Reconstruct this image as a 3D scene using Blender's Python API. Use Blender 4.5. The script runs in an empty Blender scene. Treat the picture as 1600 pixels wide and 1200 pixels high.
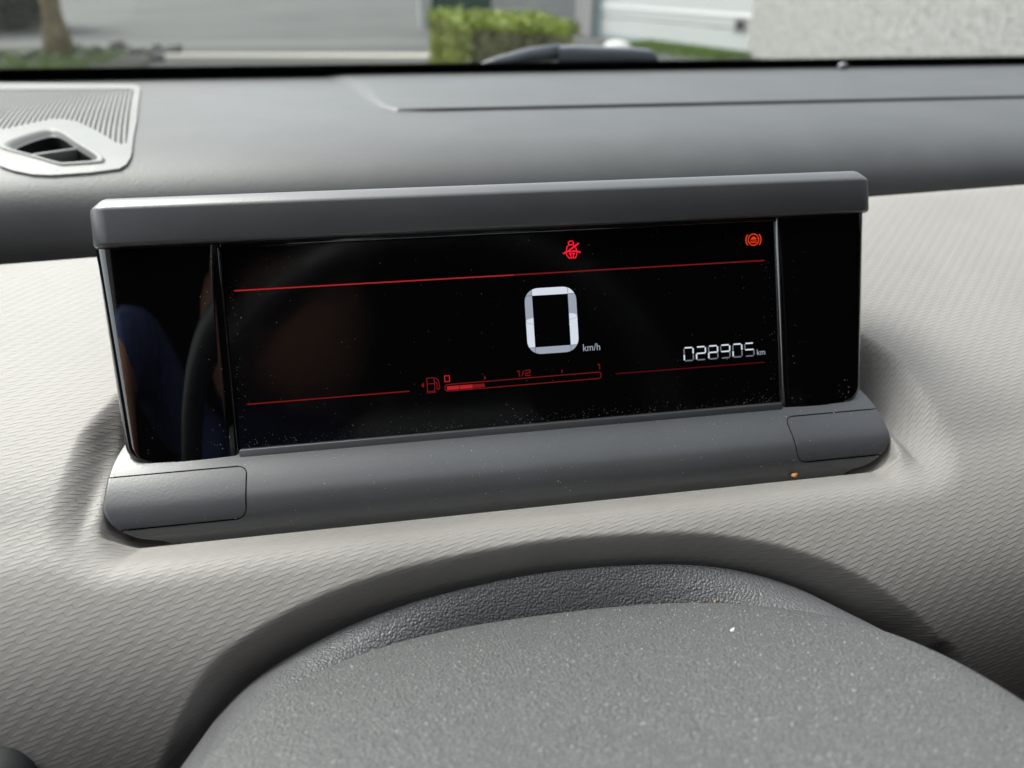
import bpy, bmesh, math, random
import numpy as np
from mathutils import Matrix, Vector, Euler
random.seed(7); rng = np.random.default_rng(7)
S = bpy.context.scene
C = S.collection

# ------------------------------------------------------------------ camera
cam = bpy.data.cameras.new('camera')
cam_o = bpy.data.objects.new('camera', cam); C.objects.link(cam_o)
cam.sensor_width = 36.0; cam.lens = 27.2
cam.clip_start = 0.01; cam.clip_end = 600
cam.dof.use_dof = True; cam.dof.focus_distance = 0.235; cam.dof.aperture_fstop = 10.5
cam_o.matrix_world = Matrix((
    (0.98476, 0.07714, -0.15589, -0.03615),
    (-0.17382, 0.46782, -0.86656, -0.20611),
    (0.00608, 0.88045, 0.47410, 0.12929),
    (0, 0, 0, 1)))
S.camera = cam_o

# ------------------------------------------------------------------ light
SUN_EL, SUN_AZ = math.radians(52), math.radians(-48)      # azimuth from +Y (car nose) towards +X
w = bpy.data.worlds.new('World'); S.world = w; w.use_nodes = True
nt = w.node_tree; bg = nt.nodes['Background']
sky = nt.nodes.new('ShaderNodeTexSky'); sky.sky_type = 'NISHITA'; sky.sun_disc = False
sky.sun_elevation = SUN_EL; sky.sun_rotation = SUN_AZ
sky.dust_density = 4.0; sky.ozone_density = 0.6; sky.air_density = 1.0
hsv = nt.nodes.new('ShaderNodeHueSaturation'); hsv.inputs['Saturation'].default_value = 0.30     # thin even cloud: a white sky
nt.links.new(sky.outputs[0], hsv.inputs['Color']); nt.links.new(hsv.outputs[0], bg.inputs[0]); bg.inputs[1].default_value = 0.15
sun = bpy.data.lights.new('sun', 'SUN'); sun.energy = 0.8; sun.angle = math.radians(25); sun.color = (1, .96, .9)
so = bpy.data.objects.new('sun', sun); C.objects.link(so)
sdir = Vector((math.sin(SUN_AZ)*math.cos(SUN_EL), math.cos(SUN_AZ)*math.cos(SUN_EL), math.sin(SUN_EL)))
so.rotation_euler = sdir.to_track_quat('Z', 'Y').to_euler(); so.location = (0, 0, 8)
S.view_settings.view_transform = 'Standard'; S.view_settings.look = 'None'
S.view_settings.exposure = 1.5; S.view_settings.gamma = 1.0; S.view_settings.use_curve_mapping = False
S.render.engine = 'CYCLES'
S.cycles.use_denoising = True; S.cycles.max_bounces = 8; S.cycles.transparent_max_bounces = 12
S.cycles.caustics_reflective = False; S.cycles.caustics_refractive = False
S.cycles.sample_clamp_indirect = 8

# ------------------------------------------------------------------ helpers
def tag(o, label=None, cat=None, group=None, kind=None):
    if label: o['label'] = label
    if cat: o['category'] = cat
    if group: o['group'] = group
    if kind: o['kind'] = kind
    return o

def link(name, me, mat=None, parent=None, smooth=True):
    o = bpy.data.objects.new(name, me); C.objects.link(o)
    if mat and not me.materials: me.materials.append(mat)
    if parent: o.parent = parent
    if smooth and me.polygons:
        me.polygons.foreach_set('use_smooth', [True]*len(me.polygons))
    return o

def empty(name, loc=(0, 0, 0), rot=(0, 0, 0)):
    o = bpy.data.objects.new(name, None); C.objects.link(o)
    o.empty_display_size = .02
    o.location = loc; o.rotation_euler = rot
    return o

def mesh(name, V, F):
    me = bpy.data.meshes.new(name); me.from_pydata([tuple(map(float, v)) for v in V], [], [tuple(map(int, f)) for f in F]); me.update()
    return me

def quads(name, V, Q, uv=None):
    """fast quad mesh: V (n,3), Q (m,4), uv per vertex (n,2)"""
    V = np.asarray(V, np.float32); Q = np.asarray(Q, np.int32)
    me = bpy.data.meshes.new(name)
    me.vertices.add(len(V)); me.vertices.foreach_set('co', V.ravel())
    me.loops.add(Q.size); me.loops.foreach_set('vertex_index', Q.ravel())
    me.polygons.add(len(Q)); me.polygons.foreach_set('loop_start', np.arange(0, Q.size, 4, dtype=np.int32))
    if uv is not None:
        l = me.uv_layers.new(name='UVMap'); l.data.foreach_set('uv', np.asarray(uv, np.float32)[Q.ravel()].ravel())
    me.update(calc_edges=True); me.validate()
    return me

def grid_quads(n, m, keep=None, closed=False, flip=False):
    i = np.arange(n if closed else n-1); j = np.arange(m-1)
    I, J = np.meshgrid(i, j, indexing='ij'); I2 = (I+1) % n
    q = np.stack([I*m+J, I2*m+J, I2*m+J+1, I*m+J+1], -1)
    if keep is not None: q = q[keep]
    q = q.reshape(-1, 4)
    return q[:, ::-1].copy() if flip else q

def cr(P, n):
    """Catmull-Rom through open polyline"""
    P = np.asarray(P, float); Q = np.vstack([2*P[0]-P[1], P, 2*P[-1]-P[-2]]); out = []
    for i in range(1, len(Q)-2):
        a, b, c, d = Q[i-1:i+3]
        for t in np.linspace(0, 1, n, endpoint=False):
            out.append(.5*((2*b)+(-a+c)*t+(2*a-5*b+4*c-d)*t*t+(-a+3*b-3*c+d)*t**3))
    out.append(P[-1]); return np.array(out)

def cr_closed(P, n):
    P = np.asarray(P, float); k = len(P); out = []
    for i in range(k):
        a, b, c, d = P[i-1], P[i], P[(i+1) % k], P[(i+2) % k]
        for t in np.linspace(0, 1, n, endpoint=False):
            out.append(.5*((2*b)+(-a+c)*t+(2*a-5*b+4*c-d)*t*t+(-a+3*b-3*c+d)*t**3))
    return np.array(out)

def sstep(a, b, x):
    t = np.clip((x-a)/(b-a), 0, 1); return t*t*(3-2*t)

def poly_sdf(P, X, Y):
    """signed distance, negative inside"""
    P = np.asarray(P, float); d = np.full(X.shape, 1e9); ins = np.zeros(X.shape, bool)
    for i in range(len(P)):
        a = P[i]; b = P[(i+1) % len(P)]; e = b-a
        wx, wy = X-a[0], Y-a[1]; t = np.clip((wx*e[0]+wy*e[1])/(e@e), 0, 1)
        d = np.minimum(d, np.hypot(wx-e[0]*t, wy-e[1]*t))
        c = ((a[1] <= Y) & (b[1] > Y)) | ((b[1] <= Y) & (a[1] > Y))
        if abs(e[1]) > 1e-12: ins ^= c & (X < a[0]+(Y-a[1])*e[0]/e[1])
    return np.where(ins, -d, d)

def rrect(x0, x1, y0, y1, r, n=10):
    """rounded rectangle, counter-clockwise; r may be one value or four (bl, br, tr, tl)"""
    rs = [r]*4 if np.isscalar(r) else r
    cs = [(x0+rs[0], y0+rs[0], 180), (x1-rs[1], y0+rs[1], 270), (x1-rs[2], y1-rs[2], 0), (x0+rs[3], y1-rs[3], 90)]
    out = []
    for (cx, cy, a), q in zip(cs, rs):
        for t in np.linspace(0, 90, n):
            an = math.radians(a+t); out.append((cx+q*math.cos(an), cy+q*math.sin(an)))
    return np.array(out)

def loft(name, loops, cap0=True, cap1=True):
    """closed loops with equal vertex count"""
    n = len(loops[0]); V = [tuple(p) for L in loops for p in L]; F = []
    for k in range(len(loops)-1):
        for i in range(n):
            j = (i+1) % n; F.append((k*n+i, k*n+j, (k+1)*n+j, (k+1)*n+i))
    if cap0: F.append(tuple(range(n))[::-1])
    if cap1: F.append(tuple((len(loops)-1)*n+i for i in range(n)))
    return mesh(name, V, F)

def box_mesh(name, x0, x1, y0, y1, z0, z1, bev=0.0, seg=2):
    bm = bmesh.new(); bmesh.ops.create_cube(bm, size=1)
    for v in bm.verts:
        v.co = Vector(((x0+x1)/2+v.co.x*(x1-x0), (y0+y1)/2+v.co.y*(y1-y0), (z0+z1)/2+v.co.z*(z1-z0)))
    if bev: bmesh.ops.bevel(bm, geom=bm.edges[:], offset=bev, segments=seg, affect='EDGES', profile=.5)
    me = bpy.data.meshes.new(name); bm.to_mesh(me); bm.free(); return me

def tube(name, pts, rad, n=10, cap=True):
    pts = [Vector(p) for p in pts]; rad = [rad]*len(pts) if np.isscalar(rad) else rad; loops = []
    up = Vector((0, 0, 1))
    for i, p in enumerate(pts):
        d = (pts[min(i+1, len(pts)-1)]-pts[max(i-1, 0)]).normalized()
        u = d.cross(up)
        if u.length < 1e-4: u = d.cross(Vector((1, 0, 0)))
        u.normalize(); v = u.cross(d)
        loops.append([p+(u*math.cos(2*math.pi*k/n)+v*math.sin(2*math.pi*k/n))*rad[i] for k in range(n)])
    return loft(name, loops, cap, cap)

def sharp(o, ang=35):
    o.data.shade_smooth() if hasattr(o.data, 'shade_smooth') else None
    bm = bmesh.new(); bm.from_mesh(o.data)
    for e in bm.edges:
        if len(e.link_faces) == 2 and e.calc_face_angle(0) > math.radians(ang): e.smooth = False
    bm.to_mesh(o.data); bm.free(); return o

# ------------------------------------------------------------------ materials
class Mat:
    def __init__(s, name, col=(.5, .5, .5), rough=.5, spec=.5, **k):
        s.m = bpy.data.materials.new(name); s.m.use_nodes = True; s.t = s.m.node_tree
        s.b = s.t.nodes['Principled BSDF']
        s.b.inputs['Base Color'].default_value = (*col, 1); s.b.inputs['Roughness'].default_value = rough
        s.b.inputs['Specular IOR Level'].default_value = spec
        for a, v in k.items(): s.b.inputs[a].default_value = v
        s.co = None
    def n(s, typ, **k):
        x = s.t.nodes.new(typ)
        for a, v in k.items(): setattr(x, a, v)
        return x
    def lk(s, a, b): s.t.links.new(a, b)
    def coord(s, kind='Object'):
        if kind == 'UV': return s.n('ShaderNodeTexCoord').outputs['UV']
        return s.n('ShaderNodeTexCoord').outputs[kind]
    def math(s, op, a, b=None, c=None):
        x = s.n('ShaderNodeMath', operation=op)
        for i, v in enumerate((a, b, c)):
            if v is None: continue
            if isinstance(v, (int, float)): x.inputs[i].default_value = v
            else: s.lk(v, x.inputs[i])
        return x.outputs[0]
    def noise(s, scale, detail=3, rough=.55, vec=None, dist=0):
        x = s.n('ShaderNodeTexNoise'); x.inputs['Scale'].default_value = scale; x.inputs['Detail'].default_value = detail
        x.inputs['Roughness'].default_value = rough; x.inputs['Distortion'].default_value = dist
        s.lk(vec if vec is not None else s.coord(), x.inputs['Vector']); return x.outputs['Fac']
    def ramp(s, fac, stops):
        x = s.n('ShaderNodeValToRGB'); s.lk(fac, x.inputs[0]); e = x.color_ramp.elements
        while len(e) < len(stops): e.new(.5)
        for i, (p, c) in enumerate(stops):
            e[i].position = p; e[i].color = (*c, 1) if len(c) == 3 else c
        return x.outputs[0]
    def bump(s, h, dist, strength=1.0):
        x = s.n('ShaderNodeBump'); x.inputs['Strength'].default_value = strength; x.inputs['Distance'].default_value = dist
        s.lk(h, x.inputs['Height'])
        if s.b.inputs['Normal'].links: s.lk(s.b.inputs['Normal'].links[0].from_socket, x.inputs['Normal'])
        s.lk(x.outputs[0], s.b.inputs['Normal']); return s
    def color(s, sock): s.lk(sock, s.b.inputs['Base Color']); return s
    def rough(s, sock): s.lk(sock, s.b.inputs['Roughness']); return s
    def vary(s, scale, lo, hi, detail=4):
        return s.ramp(s.noise(scale, detail), [(.35, lo), (.65, hi)])

def emission(name, col, strength):
    m = bpy.data.materials.new(name); m.use_nodes = True; t = m.node_tree; t.nodes.clear()
    e = t.nodes.new('ShaderNodeEmission'); e.inputs[0].default_value = (*col, 1); e.inputs[1].default_value = strength/2**S.view_settings.exposure
    o = t.nodes.new('ShaderNodeOutputMaterial'); t.links.new(e.outputs[0], o.inputs[0]); return m

def m_weave():
    a = Mat('woven_grain_soft_plastic', (.40, .385, .36), .52, .45)
    uv = a.n('ShaderNodeSeparateXYZ'); a.lk(a.coord('UV'), uv.inputs[0])
    u = a.math('DIVIDE', uv.outputs[0], .0053); v = a.math('DIVIDE', uv.outputs[1], .00185)
    p = a.math('FRACT', a.math('ADD', a.math('MULTIPLY_ADD', v, .36, u), 400.0))
    wv = a.math('MINIMUM', a.math('DIVIDE', p, .62), a.math('DIVIDE', a.math('SUBTRACT', 1.0, p), .38))
    f = a.math('FRACT', a.math('ADD', a.math('MULTIPLY_ADD', wv, .62, v), 400.0))
    mr = a.n('ShaderNodeMapRange', interpolation_type='SMOOTHSTEP'); a.lk(f, mr.inputs[0])
    mr.inputs[1].default_value = .80; mr.inputs[2].default_value = 1.0; mr.inputs[3].default_value = 1; mr.inputs[4].default_value = 0
    h = a.math('MULTIPLY', f, mr.outputs[0])
    m2 = a.n('ShaderNodeMapRange', interpolation_type='SMOOTHSTEP'); a.lk(p, m2.inputs[0])
    m2.inputs[1].default_value = .52; m2.inputs[2].default_value = .70; m2.inputs[3].default_value = 1; m2.inputs[4].default_value = .35
    m3 = a.n('ShaderNodeMapRange', interpolation_type='SMOOTHSTEP'); a.lk(p, m3.inputs[0])
    m3.inputs[1].default_value = 0; m3.inputs[2].default_value = .12; m3.inputs[3].default_value = .35; m3.inputs[4].default_value = 1
    h = a.math('MULTIPLY', h, a.math('MULTIPLY', m2.outputs[0], m3.outputs[0]))
    a.bump(h, .00013, .9)
    a.bump(a.noise(2600, 2), .00004, .5)
    a.color(a.vary(18, (.294, .278, .262), (.322, .305, .288)))
    return a.m

def m_grain(name, col, col2, rough, spec, scale, dist, strength=.6, **k):
    a = Mat(name, col, rough, spec, **k)
    vo = a.n('ShaderNodeTexVoronoi', feature='SMOOTH_F1'); vo.inputs['Scale'].default_value = scale
    a.lk(a.coord(), vo.inputs['Vector'])
    a.bump(vo.outputs['Distance'], dist, strength)
    a.bump(a.noise(scale*2.3, 2), dist*.5, strength*.6)
    a.color(a.vary(25, col, col2)); return a.m

M = {}
M['weave'] = m_weave()
M['upper'] = m_grain('grained_grey_dash_plastic', (.062, .063, .064), (.074, .075, .076), .48, .6, 1250, .00020, .6)
M['vent'] = m_grain('light_grey_vent_plastic', (.205, .205, .20), (.235, .235, .225), .45, .5, 1500, .0001, .35)
M['base'] = m_grain('satin_charcoal_plastic', (.070, .072, .076), (.084, .086, .090), .36, 1.0, 1700, .00006, .35)
M['hood'] = m_grain('satin_dark_grey_plastic', (.092, .094, .098), (.107, .109, .113), .36, 1.0, 1700, .00006, .35)
M['pad'] = m_grain('satin_charcoal_button_plastic', (.068, .068, .074), (.080, .080, .087), .36, .9, 1500, .00008, .4)
M['core'] = Mat('black_gap_plastic', (.006, .006, .006), .7, .2).m
M['gloss'] = Mat('piano_black_plastic', (.004, .004, .005), .02, 1.0, **{'Coat Weight': 1.0, 'Coat IOR': 1.75, 'Coat Roughness': .015}).m
def m_lcd():
    a = Mat('black_display_glass', (.0035, .0035, .004), .10, .9)
    a.rough(a.ramp(a.noise(70, 3), [(.3, (.07,)*3), (.7, (.13,)*3)])); return a.m
M['lcd'] = m_lcd()
def m_column():
    a = Mat('dusty_grained_column_plastic', (.11, .11, .112), .5, .5)
    vo = a.n('ShaderNodeTexVoronoi', feature='SMOOTH_F1'); vo.inputs['Scale'].default_value = 1750; a.lk(a.coord(), vo.inputs['Vector'])
    a.bump(vo.outputs['Distance'], .00055, .9); a.bump(a.noise(1200, 3), .0003, .6)
    a.color(a.ramp(a.noise(2700, 3, .7), [(.34, (.060, .061, .064)), (.50, (.096, .098, .100)), (.61, (.155, .156, .157)), (.69, (.52, .52, .50))])); return a.m
M['column'] = m_column()
def m_pebble():
    a = Mat('pebbled_grey_vinyl', (.105, .104, .110), .42, .5)
    vo = a.n('ShaderNodeTexVoronoi', feature='SMOOTH_F1'); vo.inputs['Scale'].default_value = 1500; vo.inputs['Smoothness'].default_value = .35
    a.lk(a.coord(), vo.inputs['Vector'])
    a.bump(a.math('SUBTRACT', 1.0, vo.outputs['Distance']), .00045, .8); return a.m
M['pebble'] = m_pebble()
M['dark'] = Mat('matte_black_plastic', (.02, .02, .021), .6, .4).m
M['dust'] = Mat('pale_dust', (.62, .60, .56), .9, .2).m
M['frit'] = Mat('black_glass_frit', (.004, .004, .004), .25, .4).m

def m_glass():
    m = bpy.data.materials.new('clear_windscreen_glass'); m.use_nodes = True; t = m.node_tree; t.nodes.clear()
    tr = t.nodes.new('ShaderNodeBsdfTransparent'); tr.inputs[0].default_value = (.86, .90, .88, 1)
    gl = t.nodes.new('ShaderNodeBsdfGlossy'); gl.inputs['Roughness'].default_value = .01
    fr = t.nodes.new('ShaderNodeFresnel'); fr.inputs[0].default_value = 1.35
    mx = t.nodes.new('ShaderNodeMixShader'); o = t.nodes.new('ShaderNodeOutputMaterial')
    t.links.new(fr.outputs[0], mx.inputs[0]); t.links.new(tr.outputs[0], mx.inputs[1]); t.links.new(gl.outputs[0], mx.inputs[2])
    t.links.new(mx.outputs[0], o.inputs[0]); return m
M['glass'] = m_glass()

# =================================================================== OUTDOORS
GZ = -0.97
def m_ground():
    a = Mat('grey_asphalt', (.10, .10, .10), .85, .3)
    a.color(a.ramp(a.noise(.5, 6, .6), [(.3, (.055, .058, .056)), (.7, (.080, .083, .080))]))
    a.bump(a.noise(60, 4), .01, .5); return a.m
g = link('road', quads('road', [(-250, -250, GZ), (250, -250, GZ), (250, 350, GZ), (-250, 350, GZ)], [(0, 1, 2, 3)]), m_ground())
tag(g, kind='structure')

def leaves(name, P, size, mat, n, parent=None, up=.3):
    """n leaf quads at points P (k,3)"""
    idx = rng.integers(0, len(P), n); c = P[idx]
    d = rng.normal(size=(n, 3)); d /= np.linalg.norm(d, axis=1)[:, None]
    nn = rng.normal(size=(n, 3)); nn[:, 2] += up; e = np.cross(d, nn); e /= np.linalg.norm(e, axis=1)[:, None]
    s = size*rng.uniform(.6, 1.4, (n, 1))
    V = np.stack([c-d*s, c-e*s*.5, c+d*s, c+e*s*.5], 1).reshape(-1, 3)
    return link(name, quads(name, V, np.arange(4*n).reshape(-1, 4)), mat, parent, False)

def m_leaf(name, a_, b_):
    a = Mat(name, a_, .55, .4)
    a.color(a.ramp(a.noise(3.0, 4), [(.3, a_), (.7, b_)])); a.b.inputs['Transmission Weight'].default_value = 0
    return a.m
M['hedge'] = m_leaf('box_hedge_leaves', (.17, .22, .030), (.33, .40, .065))
M['hedge_tw'] = m_leaf('hedge_twigs', (.15, .14, .075), (.24, .24, .11))
M['grass'] = m_leaf('grass_blades', (.07, .13, .02), (.16, .24, .04))
M['dkleaf'] = m_leaf('dark_evergreen_leaves', (.012, .022, .010), (.03, .045, .02))

# box-clipped hedge
h1 = np.array((.752, 6.0)); h2 = np.array((1.40, 5.28)); h4 = np.array((.54, 7.35)); h3 = h2+(h4-h1)+(.25, .05)
hz = -.235
hd = empty('box_hedge', (float(h1[0]), float(h1[1]), GZ))
tag(hd, 'low clipped box hedge, bright green on top, between road and garage', 'hedge')
def bil(a, b): return (h1*(1-a)*(1-b)+h2*a*(1-b)+h3*a*b+h4*(1-a)*b)
off = np.array((h1[0], h1[1], GZ))
core = []
for z in (GZ, hz-.05):
    core.append([(*(bil(a, b)-h1), z-GZ) for a, b in ((.04, .06), (.96, .06), (.96, .94), (.04, .94))])
link('branches', loft('hedge_core', core), M['hedge_tw'], hd, False)
pt = []
for k in range(9000):
    f_ = rng.random()
    a, b = rng.random(), rng.random()
    if f_ < .45: z = hz+rng.normal(0, .022)
    elif f_ < .75: b = abs(rng.normal(0, .03)); z = rng.uniform(GZ, hz)
    else: a = abs(rng.normal(0, .03)); z = rng.uniform(GZ, hz)
    q = bil(a, b)-h1; pt.append((q[0], q[1], z-GZ))
pt = np.array(pt); top = pt[:, 2] > (hz-GZ)-.04; left = (~top) & (rng.random(len(pt)) < .55)
leaves('crown', pt[top], .022, M['hedge'], 9000, hd, 1.5)
front = ~top
leaves('foliage', pt[front], .020, M['hedge_tw'], 5200, hd)
leftf = np.array([(*(bil(abs(rng.normal(0, .02)), rng.random())-h1), rng.uniform(0, hz-GZ)) for _ in range(3000)])
leaves('side_foliage', leftf, .020, M['hedge'], 5000, hd)

# house with garage door on the right: wall line from A through B towards the car
A = np.array((4.16, 14.554)); B = np.array((5.337, 10.988)); tdir = (B-A)/np.linalg.norm(B-A); nrm = np.array((tdir[1], -tdir[0]))   # nrm faces the car
if nrm@(np.array((0, 0))-A) < 0: nrm = -nrm
LAB = float(np.linalg.norm(B-A))
hs = empty('garage_house', (A[0], A[1], GZ), (0, 0, math.atan2(tdir[1], tdir[0])))
tag(hs, 'white roughcast house wall with a pale sectional garage door', 'house')
side = 1 if np.cross(tdir, nrm) > 0 else -1        # +y local on the car's side?
def hb(name, x0, x1, y0, y1, z0, z1, mat, bev=0, parent=None):
    ya, yb = sorted((y0*side, y1*side)); return link(name, box_mesh(name, x0, x1, ya, yb, z0, z1, bev), mat, parent or hs, False)
def m_rough():
    a = Mat('white_roughcast_render', (.62, .61, .57), .9, .2)
    a.color(a.ramp(a.noise(16, 5, .7), [(.34, (.46, .45, .41)), (.48, (.80, .79, .75)), (.7, (.88, .87, .84))]))
    a.bump(a.noise(14, 5, .75, dist=.8), .16, 1.0); return a.m
M['rough'] = m_rough()
M['door'] = Mat('pale_grey_door_paint', (.50, .515, .51), .45, .4).m
M['door2'] = Mat('white_door_trim', (.78, .79, .79), .4, .4).m
M['seal'] = Mat('blue_grey_rubber_seal', (.36, .43, .44), .6, .3).m
M['post'] = Mat('grey_concrete_post', (.27, .27, .27), .85, .3).m
hb('wall', LAB+.0, LAB+11, -.3, 0, 0, 3.4, M['rough'])
hb('wall', 0, LAB, -.3, 0, 2.45, 3.4, M['rough'])
hb('pillar', -.62, -.08, -.3, .12, 0, 3.4, M['post'], .01)
hb('door_jamb', -.08, 0, -.3, .02, 0, 2.45, M['seal'])
gd = empty('garage_door'); gd.parent = hs
ddy = -.03
zs = [.05, .335, .515, 1.0, 1.5, 1.98, 2.44]
for z0, z1 in zip(zs[:-1], zs[1:]):
    hb('panel', .012, LAB-.012, ddy-.05, ddy, z0+.012, z1-.006, M['door'], .006, gd)
hb('trim_strip', .012, LAB-.012, ddy-.03, ddy+.012, .487, .532, M['door2'], .004, gd)
hb('bottom_seal', .012, LAB-.012, ddy-.05, ddy+.008, .012, .055, M['seal'], .003, gd)
hr = hb('handle_recess', LAB-.34, LAB-.08, ddy-.01, ddy+.012, .29, .50, M['post'], .004, gd)
hb('handle_cup', LAB-.29, LAB-.13, ddy, ddy+.016, .33, .45, M['dark'], .002, gd)

# neighbour's white house further back and its dark green door
nh = empty('neighbour_house', (2.45, 17.2, GZ)); tag(nh, 'white rendered house behind the hedge with a dark green door', 'house')
link('wall', box_mesh('nwall', .17, 6.0, 0, .3, 0, 4, 0), M['rough'], nh, False)
link('door', box_mesh('ndoor', -1.05, .165, .06, .2, 0, 3.2, .01), Mat('dark_green_door_paint', (.035, .07, .05), .5, .4).m, nh, False)
link('side_wall', box_mesh('nside', -1.3, -1.06, 0, .3, 0, 4, 0), Mat('pale_grey_render', (.42, .43, .42), .85, .2).m, nh, False)

# kerb, verge, stones, tree
kerb = link('kerb', loft('kerb', [[(x, y, z) for y, z in ((10.95-.13*x, GZ-.05), (10.77-.13*x, GZ-.05), (10.77-.13*x, GZ+.07), (10.80-.13*x, GZ+.09), (10.95-.13*x, GZ+.09))] for x in (-2.55, 2.9)]), Mat('pale_concrete_kerb', (.52, .49, .42), .9, .2).m, None, False)
tag(kerb, kind='structure')
lane = link('road_strip', quads('lane', [(-40, 13.0, GZ+.004), (30, 13.6, GZ+.004), (30, 14.5, GZ+.004), (-40, 14.1, GZ+.004)], [(0, 1, 2, 3)]), Mat('worn_pale_asphalt', (.10, .104, .10), .85, .3).m, None, False)
tag(lane, kind='structure')
vs = link('verge', quads('verge', [(-14, 7, GZ+.02), (-2.7, 7, GZ+.02), (-2.7, 12.9, GZ+.02), (-14, 14.8, GZ+.02)], [(0, 1, 2, 3)]), Mat('dark_garden_soil', (.05, .052, .04), .95, .2).m, None, False)
tag(vs, kind='structure')
def blades(name, n, f, hgt):
    V = []; 
    for k in range(n):
        x, y = f(); a = rng.uniform(0, 6.28); h = hgt*rng.uniform(.5, 1.3); wd = .008
        dx, dy = math.cos(a)*wd, math.sin(a)*wd; lx, ly = rng.normal(0, .25, 2)*h
        V += [(x-dx, y-dy, GZ), (x+dx, y+dy, GZ), (x+lx+dx*.2, y+ly+dy*.2, GZ+h), (x+lx-dx*.2, y+ly-dy*.2, GZ+h)]
    return quads(name, V, np.arange(4*n).reshape(-1, 4))
o = link('grass', blades('grass', 5000, lambda: (rng.uniform(-9, -3.2), rng.uniform(9.2, 12.2)), .10), M['grass'], None, False)
tag(o, 'short grass on the verge round the tree trunk', 'grass', kind='stuff')
def gp():
    s = rng.uniform(.40, 1)*LAB*1.05; d = abs(rng.normal(0, .35))+.05; p = A+tdir*s+nrm*d; return p[0], p[1]
o = link('grass', blades('grass2', 4000, gp, .075), M['grass'], None, False)
tag(o, 'bright green grass at the foot of the garage door', 'grass', kind='stuff')
bm = bmesh.new()
for k in range(60):
    sx = rng.uniform(.03, .09); r = bmesh.ops.create_icosphere(bm, subdivisions=2, radius=1)
    px_, py_ = rng.uniform(-4.9, -2.6), rng.uniform(11.3, 13.2)
    for v in r['verts']: v.co = Vector((px_, py_, GZ+sx*.6))+Vector((v.co.x*sx*1.4, v.co.y*sx, v.co.z*sx*.7))*(1+.12*math.sin(9*v.co.x+k)*math.cos(7*v.co.y))
me = bpy.data.meshes.new('rubble'); bm.to_mesh(me); bm.free()
rb_ = Mat('grey_rubble_stone', (.1, .1, .1), .9, .2); rb_.color(rb_.vary(6, (.05, .05, .048), (.19, .19, .18)))
tag(link('rubble', me, rb_.m), 'grey rubble stones heaped in the border beside the tree trunk', 'rubble', kind='stuff')
bm = bmesh.new(); bmesh.ops.create_icosphere(bm, subdivisions=3, radius=.17)
for v in bm.verts: v.co.z *= .5; v.co.x *= 1.15; v.co *= 1+.06*math.sin(14*v.co.x)*math.cos(11*v.co.y+2)
me = bpy.data.meshes.new('boulder'); bm.to_mesh(me); bm.free()
bo = link('white_boulder', me, Mat('white_limestone', (.66, .66, .63), .9, .2).m); bo.location = (3.62, 11.6, GZ+.09)
tag(bo, 'rounded white stone in front of the garage door corner', 'stone')

tr = empty('tree', (-4.05, 11.9, GZ)); tag(tr, 'tree with a pale brown trunk growing on the roadside verge', 'tree')
def m_bark():
    a = Mat('pale_brown_bark', (.2, .16, .1), .9, .2)
    a.color(a.ramp(a.noise(9, 5, .7), [(.3, (.12, .095, .06)), (.55, (.24, .19, .11)), (.75, (.33, .29, .17))])); a.bump(a.noise(30, 4), .03, 1); return a.m
link('trunk', tube('trunk', [(0, 0, -.05), (.02, 0, .3), (.05, 0, .9), (.02, .05, 1.7), (.1, .1, 2.6), (.05, .1, 3.6)], [.19, .17, .16, .15, .12, .06], 14), m_bark(), tr)
for a in range(5):
    an = a*1.26; link('limb', tube('limb', [(.05, .08, 2.0+a*.15), (math.cos(an)*.6, math.sin(an)*.6, 2.7+a*.12), (math.cos(an)*1.2, math.sin(an)*1.2, 3.4)], [.08, .05, .02], 8), bpy.data.materials['pale_brown_bark'], tr)
cl = rng.normal(size=(70, 3)); cl /= np.linalg.norm(cl, axis=1)[:, None]; cl = cl*rng.uniform(.5, 1, (70, 1))*np.array((1.7, 1.7, 1.2))+np.array((0, 0, 3.7))
pt = (cl[:, None, :]+rng.normal(0, .22, (70, 60, 3))).reshape(-1, 3)
leaves('crown', pt, .07, M['hedge'], 4200, tr)
# dark evergreens at the far side of the road, left
for k, (x, y, r_, h) in enumerate(((-8.3, 17.0, 1.5, 2.6), (-6.75, 17.6, 1.15, 2.4), (-11.5, 17.5, 1.8, 3.0))):
    ev = empty('evergreen_shrub', (x, y, GZ)); tag(ev, ('broad dark evergreen shrub across the verge behind the tree', 'narrow dark evergreen shrub beside the broad one', 'tall dark evergreen shrub at the far end of the verge')[k], 'shrub', 'dark shrubs behind the tree')
    q = rng.normal(size=(2600, 3)); q /= np.linalg.norm(q, axis=1)[:, None]
    q = q*np.array((r_, r_, h*.5))*rng.uniform(.8, 1.05, (2600, 1))+np.array((0, 0, h*.5)); q = q[q[:, 2] > .03]
    leaves('crown', q, .13, M['dkleaf'], 3600, ev)
    link('trunk', tube('stem', [(0, 0, 0), (.02, 0, h*.5), (0, .03, h*.9)], [.08, .06, .02], 8), bpy.data.materials['pale_brown_bark'], ev)

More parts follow.
